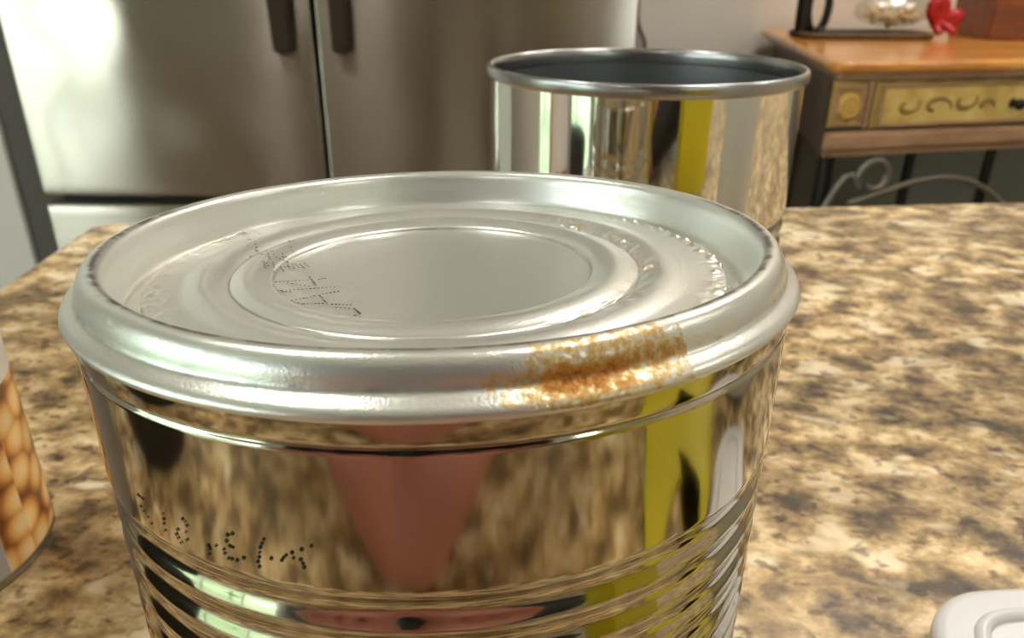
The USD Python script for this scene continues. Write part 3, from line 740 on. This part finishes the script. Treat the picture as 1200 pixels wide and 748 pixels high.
for s0, s1 in ((.070, .605), (.622, SL - .03)):
    d = obj('drawer', front_box(s0, s1, -.241, -.166, 0, .008), M_OLIVE, t)
    obj('drawer_panel', front_box(s0 + .018, s1 - .018, -.234, -.175, .008, .011, .002), M_CREAM, d)
    obj('drawer_moulding', front_frame(s0 + .011, s1 - .011, -.239, -.170, .006, .008, .014), M_MOULD, d)
    c0 = (s0 + s1) / 2

    def curl(cx_, cz_, r_, a0, a1, th=.0032):
        return tube([fr(cx_ + r_ * math.cos(q) * k, cz_ + r_ * .62 * math.sin(q) * k, .0112) for q, k in zip(np.linspace(a0, a1, 14), np.linspace(1, .35, 14))], th, 6, 0, taper=([0, .5, 1], [.5, 1.3, .9]))
    for sg_ in (-1, 1):
        for k, (ds, dz, r_, a0, a1) in enumerate([(.205, .0, .024, 2.6, 7.2), (.150, -.004, .030, 3.4, -1.2), (.098, .004, .026, 2.6, 7.0), (.055, -.004, .018, 3.4, -.8)]):
            m = curl(ds, -.2045 + dz, r_, a0, a1)
            q = np.array([(np.array(p_[:2]) - SP) @ SD for p_ in m.vertices])
            if sg_ < 0:
                tgt = c0 - q
            else:
                tgt = c0 + q
            off = np.array([(np.array(p_[:2]) - SP) @ SN for p_ in m.vertices])
            xy = SP + tgt[:, None] * SD + off[:, None] * SN
            m.vertices = np.c_[xy, m.vertices[:, 2]]
            obj('painted_scroll', m, M_SCROLLP, d, True)
    kn = lathe([(0, .024), (.006, .023), (.010, .018), (.009, .012), (.005, .008), (.006, .002), (.011, 0)], 32, 2)
    vv = kn.vertices.copy()
    kn.vertices = np.array([fr(c0 + a, -.207 + b, .010 + c) for a, b, c in vv])
    obj('knob', kn, M_IRON, d, True, label='dark round drawer knob')
obj('base_moulding', front_box(-.008, SL - .015, -.276, -.244, 0, .014, .008), M_MOULD, t)
obj('base_moulding', front_box(-.004, SL - .02, -.286, -.277, 0, .006, .002), M_MOULD, t)
FLOORZ = -CZ
for s in (.186, .350, .514, .678, .84):
    obj('iron_bar', tube([fr(s, -.286, -.02), fr(s, -.6, -.02), fr(s, -CZ + .12, -.02)], .0085, 8, 0), M_IRON, t, True)
for x, y in (pf(.03, -.03), pf(SL - .06, -.03), (.70, 1.93), (1.55, 1.93)):
    obj('leg', tube([(x, y, CZ - .284), (x, y, .5), (x, y, 0)], .014, 10, 0), M_IRON, t, True)
for s0 in (.10, .62):
    spiral = [fr(s0 + .006 + .034 * k * math.cos(q), -.325 + .034 * k * math.sin(q), .0) for q, k in zip(np.linspace(-2.6, 3.9, 26), np.linspace(.55, 1.0, 26))]
    obj('iron_scroll', tube(spiral + [fr(s0 - .045, -.31, 0), fr(s0 - .075, -.36, 0), fr(s0 - .095, -.42, 0)], .0065, 8, 1), M_SILVER, t, True, label='greyed iron scroll')
    obj('iron_scroll', tube([fr(s0 - .035, -.37, 0), fr(s0 + .03, -.352, 0), fr(s0 + .09, -.335, 0), fr(s0 + .16, -.330, 0), fr(s0 + .23, -.35, 0), fr(s0 + .30, -.40, 0)], .0055, 8, 2), M_SILVER, t, True, label='greyed iron scroll')
obj('lower_shelf', prism(sg.Polygon([pf(.01, -.02), pf(SL - .04, -.02), (1.57, 1.95), (.68, 1.95)]), .10, .125), M_DARK_WOOD, t)

# things on the sideboard
TOPZ = CZ + TZ
M_CELLO = mat('clear_wrap', {'t': ('transparent_bsdf', {'color': (0.95, 0.95, 0.93)}), 'g': ('glossy_bsdf', {'roughness': 0.12}), 'x': ('mix_closure', {'fac': 0.22})},
              [('t.BSDF', 'x.closure1'), ('g.BSDF', 'x.closure2')], surface='x.closure')
M_NUT = plain('nut_shell', (0.50, 0.34, 0.17), 0.5)
M_NUT2 = plain('pale_biscuit', (0.66, 0.50, 0.30), 0.55)
M_RED = plain('red_ribbon', (0.42, 0.006, 0.010), 0.35)
M_BOXW = mottled('reddish_box_wood', [(0.3, (0.13, 0.032, 0.007)), (0.7, (0.25, 0.07, 0.016))], scale=7, stretch=(1, 6, 8), rough=0.35)
t = thing('gift_bag', 'clear wrapped bag of nuts on the sideboard, tied with a red bow', 'bag', (.85, 1.74, TOPZ))
gx, gy = .795, 1.735
bag = trimesh.creation.icosphere(4, 1.0)
v = bag.vertices
fold = 1 + .10 * (meshkit.fbm(v * 3.2, 3, 77) - .5) * 2
bag.vertices = np.c_[gx + v[:, 0] * .082 * fold, gy + v[:, 1] * .045 * fold, TOPZ + .054 + np.maximum(v[:, 2], -.96) * .034 * fold]
nuts, k = [], 0
while k < 46:
    q = RNG.uniform(-1, 1, 3)
    if (q ** 2).sum() > .80:
        continue
    k += 1
    s = trimesh.creation.icosphere(2, 1.0)
    s.vertices = s.vertices * [.0095, .0075, .007]
    s.apply_transform(trimesh.transformations.rotation_matrix(RNG.uniform(0, 3), RNG.normal(size=3)))
    s.apply_translation((gx + q[0] * .062, gy + q[1] * .030, TOPZ + .046 + q[2] * .022))
    nuts.append(s)
obj('nuts', join(*nuts), M_NUT2, t, True, label='pale nuts in the bag', kind='stuff')
obj('wrap', bag, M_CELLO, t, True)
bow = obj('bow', join(*[s for s in [tube([(.886, 1.72, TOPZ + .028), (.862, 1.712, TOPZ + .055), (.872, 1.71, TOPZ + .078), (.892, 1.715, TOPZ + .068), (.888, 1.72, TOPZ + .030)], .013, 10, 2),
                                tube([(.886, 1.72, TOPZ + .028), (.912, 1.712, TOPZ + .050), (.924, 1.71, TOPZ + .046), (.914, 1.715, TOPZ + .026), (.888, 1.72, TOPZ + .026)], .011, 10, 2),
                                tube([(.885, 1.718, TOPZ + .03), (.874, 1.70, TOPZ + .022), (.880, 1.69, TOPZ + .012)], .008, 8, 2), tube([(.889, 1.718, TOPZ + .03), (.905, 1.70, TOPZ + .02), (.908, 1.69, TOPZ + .012)], .008, 8, 2)]]), M_RED, t, True, label='red ribbon bow')
obj('knot', trimesh.Trimesh(trimesh.creation.icosphere(3, 1).vertices * [.014, .012, .014] + [.887, 1.716, TOPZ + .03], trimesh.creation.icosphere(3, 1).faces, process=False), M_RED, bow, True)
t = thing('wooden_box', 'reddish brown wooden box standing on the sideboard, upper right corner', 'box', (1.1, 1.75, TOPZ))
obj('body', box(.978, 1.24, 1.68, 1.84, TOPZ, TOPZ + .11, .003), M_BOXW, t)
obj('lid', box(.972, 1.246, 1.674, 1.846, TOPZ + .112, TOPZ + .135, .004), M_BOXW, t)
obj('clasp', box(1.096, 1.122, 1.672, 1.680, TOPZ + .095, TOPZ + .12, .002), M_IRON, t)
t = thing('scroll_stand', 'black wrought iron scroll stand on the left end of the sideboard', 'stand', (.635, 1.72, TOPZ))
ix, iy = .630, 1.73
obj('base', join(tube([(ix - .035, iy, TOPZ + .006), (ix + .035, iy, TOPZ + .006)], .006, 8, 0), tube([(ix, iy - .035, TOPZ + .006), (ix, iy + .035, TOPZ + .006)], .006, 8, 0)), M_IRON, t, True)
oval = [(ix + .006 + .021 * math.cos(q), iy, TOPZ + .062 + .052 * math.sin(q)) for q in np.linspace(0, 2 * math.pi, 40)]
obj('oval_ring', tube(oval, .0085, 8, 0), M_IRON, t, True)
obj('upright', tube([(ix - .024, iy, TOPZ + .006), (ix - .026, iy, TOPZ + .06), (ix - .022, iy, TOPZ + .13), (ix, iy, TOPZ + .20), (ix + .012, iy, TOPZ + .24)], .014, 8, 2), M_IRON, t, True)
obj('arm', tube([(ix + .004, iy, TOPZ + .114), (ix + .012, iy, TOPZ + .17), (ix + .012, iy, TOPZ + .24)], .006, 8, 2), M_IRON, t, True)
obj('ball_foot', trimesh.Trimesh(trimesh.creation.icosphere(3, .012).vertices + [ix + .002, iy - .036, TOPZ + .012], trimesh.creation.icosphere(3, 1).faces, process=False), M_IRON, t, True)
M_WICKER = mottled('brown_wicker', [(0.3, (0.05, 0.028, 0.012)), (0.7, (0.16, 0.09, 0.04))], scale=120, stretch=(1, 1, 3), rough=0.7)
t = thing('wicker_tray', 'low dark brown tray under the clear gift bag and iron stand', 'tray', (.75, 1.70, TOPZ))
obj('tray_base', prism(rounded(.600, .868, 1.675, 1.795, .03), TOPZ, TOPZ + .004), M_WICKER, t)
rim_ = rounded(.600, .868, 1.675, 1.795, .03)
rp = np.array([rim_.exterior.interpolate(s, normalized=True).coords[0] for s in np.linspace(0, 1, 81)])
obj('tray_rim', tube(np.c_[rp, np.full(81, TOPZ + .007)], .006, 8, 0), M_WICKER, t, True)

# ------------------------------------------------------------ seen only as reflections in the tins and the steel
t = thing('carton', 'tall yellow cardboard carton standing on the island near the photographer', 'carton', (.221, -.06, TABLE))
obj('body', box(.152, .290, -.085, -.035, TABLE, TABLE + .16, .001), M_YELLOW, t)
obj('top_flap', box(.151, .291, -.086, -.034, TABLE + .16, TABLE + .162), M_YELLOW, t)
t = thing('canister', 'white glazed storage canister standing beside the yellow carton', 'canister', (.252, .155, TABLE))
obj('body', lathe([(0, .004), (.049, 0), (.054, .004), (.054, .17), (.050, .18), (0, .18)][::-1], 64, 1, (.252, .155, TABLE)), M_WHITE_CAB, t, 40)
obj('lid', lathe([(0, .212), (.010, .211), (.012, .203), (.008, .197), (.03, .196), (.053, .189), (.053, .181), (0, .181)], 64, 1, (.252, .155, TABLE)), M_WHITE_CAB, t, 40)

# a run of dark kitchen cupboards along the wall behind the camera, with a wooden worktop
for k in range(3):
    xa = -2.62 + k * .70
    t = thing('base_cabinet', 'dark wooden kitchen cabinet in the row behind the photographer', 'cabinet', (xa + .35, -2.9, 0), 'cabinets along the wall behind the camera')
    obj('body', box(xa + .002, xa + .698, -3.19, -2.62, .09, .88), M_DARK_WOOD, t)
    for q in (0, 1):
        d = obj('door', box(xa + .008 + q * .345, xa + .345 + q * .345, -2.62, -2.60, .11, .70, .003), M_DARK_WOOD, t)
        obj('handle', tube([(xa + .31 + q * .07, -2.585, .55), (xa + .31 + q * .07, -2.585, .66)], .006, 8, 0), M_IRON, d, True)
    d = obj('drawer', box(xa + .008, xa + .692, -2.62, -2.60, .715, .865, .003), M_DARK_WOOD, t)
    obj('handle', tube([(xa + .29, -2.585, .79), (xa + .41, -2.585, .79)], .006, 8, 0), M_IRON, d, True)
    obj('toe_kick', box(xa + .002, xa + .698, -3.15, -2.68, 0, .09), M_CASE, t)
single('worktop', box(-2.64, -.51, -3.19, -2.58, .88, .915, .004), M_MOULD, 'brown wooden worktop along the wall behind the photographer', 'worktop')
for k in range(3):
    xa = -2.62 + k * .70
    t = thing('wall_cabinet', 'dark wooden wall cabinet above the worktop behind the photographer', 'cabinet', (xa + .35, -3.0, 1.45), 'wall cabinets behind the camera')
    obj('body', box(xa + .002, xa + .698, -3.19, -2.86, 1.45, 2.2), M_DARK_WOOD, t)
    for q in (0, 1):
        obj('door', box(xa + .008 + q * .345, xa + .345 + q * .345, -2.86, -2.84, 1.46, 2.19, .003), M_DARK_WOOD, t)

# the photographer, standing at the near side of the island and holding a phone
M_SKIN = plain('skin', (0.62, 0.27, 0.23), 0.5)
M_SHIRT = plain('dark_knit', (0.018, 0.016, 0.015), 0.85, bump=(300, .3, .002))
M_JEANS = plain('dark_jeans', (0.03, 0.035, 0.055), 0.8)
M_HAIR = plain('brown_hair', (0.08, 0.045, 0.025), 0.5)
M_SHOE = plain('dark_shoe', (0.03, 0.03, 0.03), 0.5)
M_PHONE = plain('black_phone', (0.012, 0.012, 0.014), 0.15)
M_EYE = plain('eye_white', (0.75, 0.73, 0.70), 0.2)
tl = math.radians(TILT)
VIEW, UPV = np.array([0, math.cos(tl), -math.sin(tl)]), np.array([0, math.sin(tl), math.cos(tl)])
pc = np.array([0, 0, CZ]) - VIEW * .010 + UPV * (-.012) + np.array([-.018, 0, 0])
ph_ = box(-.075, .075, -.0375, .0375, -.004, .004, .0035)
ph_.vertices = pc + ph_.vertices[:, :1] * [1, 0, 0] + ph_.vertices[:, 1:2] * UPV + ph_.vertices[:, 2:3] * (-VIEW)
t = thing('phone', 'black mobile phone held level by the photographer', 'phone', tuple(pc))
obj('body', ph_, M_PHONE, t, 40)
PY = -.53
t = thing('person', 'person in a dark top and jeans holding a phone over the island', 'person', (0, PY, 0))
T = TABLE
J = {'pelvis': ((0, PY, .90), .125), 'belly': ((0, PY + .02, 1.04), .115), 'chest': ((0, PY + .07, 1.20), .125), 'neck': ((0, PY + .10, 1.36), .055), 'skull': ((0, PY + .15, 1.50), .082), 'jaw': ((0, PY + .19, 1.44), .055),
     'nose': ((0, PY + .236, 1.475), .012), 'brow': ((0, PY + .215, 1.51), .03)}
bones = [('pelvis', 'belly'), ('belly', 'chest'), ('chest', 'neck'), ('neck', 'skull'), ('skull', 'jaw'), ('brow', 'nose'), ('skull', 'brow')]
for s in (-1, 1):
    n = 'l' if s < 0 else 'r'
    J |= {n + 'hip': ((s * .095, PY, .86), .095), n + 'knee': ((s * .105, PY + .025, .47), .06), n + 'ankle': ((s * .11, PY - .01, .09), .042), n + 'toe': ((s * .13, PY + .15, .03), .028),
          n + 'shoulder': ((s * .165, PY + .08, 1.30), .060), n + 'elbow': ((s * .27 - .01, -.275, T + .072), .043), n + 'wrist': ((s * .044 - .026, -.092, T + .032), .026), n + 'heel': ((s * .008 - .027, -.036, T + .0175), .0175),
          n + 'palm': ((s * .027 - .025, -.036, T + .052), .027), n + 'ear': ((s * .083, PY + .145, 1.495), .016)}
    bones += [('pelvis', n + 'hip'), (n + 'hip', n + 'knee'), (n + 'knee', n + 'ankle'), (n + 'ankle', n + 'toe'), ('chest', n + 'shoulder'), (n + 'shoulder', n + 'elbow'), (n + 'elbow', n + 'wrist'), (n + 'wrist', n + 'heel'), (n + 'heel', n + 'palm'), ('skull', n + 'ear')]
    for k in range(4):                                # fingers spread up the far face of the phone
        up = (.004, .010, .008, .0)[k]
        for q, P_, r_ in (('a', (s * (.018 + .0175 * k) - .024, -.034, T + .082), .0100), ('b', (s * (.021 + .0185 * k) - .022, -.018, T + .104 + up * .5), .0085), ('c', (s * (.022 + .0195 * k) - .020, -.0125, T + .116 + up), .0075)):
            J[f'{n}f{k}{q}'] = (P_, r_)
        bones += [(f'{n}palm', f'{n}f{k}a'), (f'{n}f{k}a', f'{n}f{k}b'), (f'{n}f{k}b', f'{n}f{k}c')]
    J[n + 't0'], J[n + 't1'] = ((s * .040 - .024, -.062, T + .090), .0105), ((s * .032 - .022, -.048, T + .126), .0085)
    bones += [(n + 'palm', n + 't0'), (n + 't0', n + 't1')]
obj('body', soften(hull_chain(J, bones), .012, 6), M_SKIN, t, True)
grow = lambda names, g: {k: (J[k][0], J[k][1] + g) for k in names}
K = grow(['pelvis', 'belly', 'chest', 'lshoulder', 'rshoulder', 'lelbow', 'relbow'], .012)
K['neckline'] = ((0, PY + .085, 1.32), .07)
for s in 'lr':
    w0, w1 = np.array(J[s + 'wrist'][0]), np.array(J[s + 'elbow'][0])
    K[s + 'cuff'] = (tuple(w0 + (w1 - w0) * .10 + [0, 0, .008]), .034)
obj('shirt', soften(hull_chain(K, [('pelvis', 'belly'), ('belly', 'chest'), ('chest', 'neckline')] + [q for s in 'lr' for q in (('chest', s + 'shoulder'), (s + 'shoulder', s + 'elbow'), (s + 'elbow', s + 'cuff'))]), .016, 4), M_SHIRT, t, True)
K = grow(['pelvis', 'lhip', 'rhip', 'lknee', 'rknee', 'lankle', 'rankle'], .012)
K['pelvis'] = ((0, PY, .87), .130)
obj('trousers', soften(hull_chain(K, [('pelvis', 'lhip'), ('pelvis', 'rhip'), ('lhip', 'lknee'), ('rhip', 'rknee'), ('lknee', 'lankle'), ('rknee', 'rankle')]), .02, 6), M_JEANS, t, True)
for s in (-1, 1):
    obj('shoe', trimesh.convex.convex_hull(np.array([(s * .12 + dx * w_, PY + dy, z_) for dx in (-1, 1) for dy, w_, z_ in ((-.07, .035, .002), (-.07, .03, .08), (.02, .03, .10), (.12, .045, .05), (.19, .03, .03), (.19, .035, .002), (.10, .05, .002))])), M_SHOE, t, 30)
    obj('eye', trimesh.Trimesh(trimesh.creation.icosphere(2, .0125).vertices + [s * .030, PY + .226, 1.488], trimesh.creation.icosphere(2, 1).faces, process=False), M_EYE, t, True)
obj('mouth', tube([(-.024, PY + .230, 1.437), (0, PY + .241, 1.435), (.024, PY + .230, 1.437)], .006, 8, 2), plain('lips', (.42, .14, .12), .4), t, True)
KH = {'a': ((0, PY + .135, 1.525), .090), 'b': ((0, PY + .09, 1.47), .078), 'c': ((-.055, PY + .085, 1.38), .04), 'd': ((.055, PY + .085, 1.38), .04)}
obj('hair', soften(hull_chain(KH, [('a', 'b'), ('b', 'c'), ('b', 'd')]), .015, 4), M_HAIR, t, True)
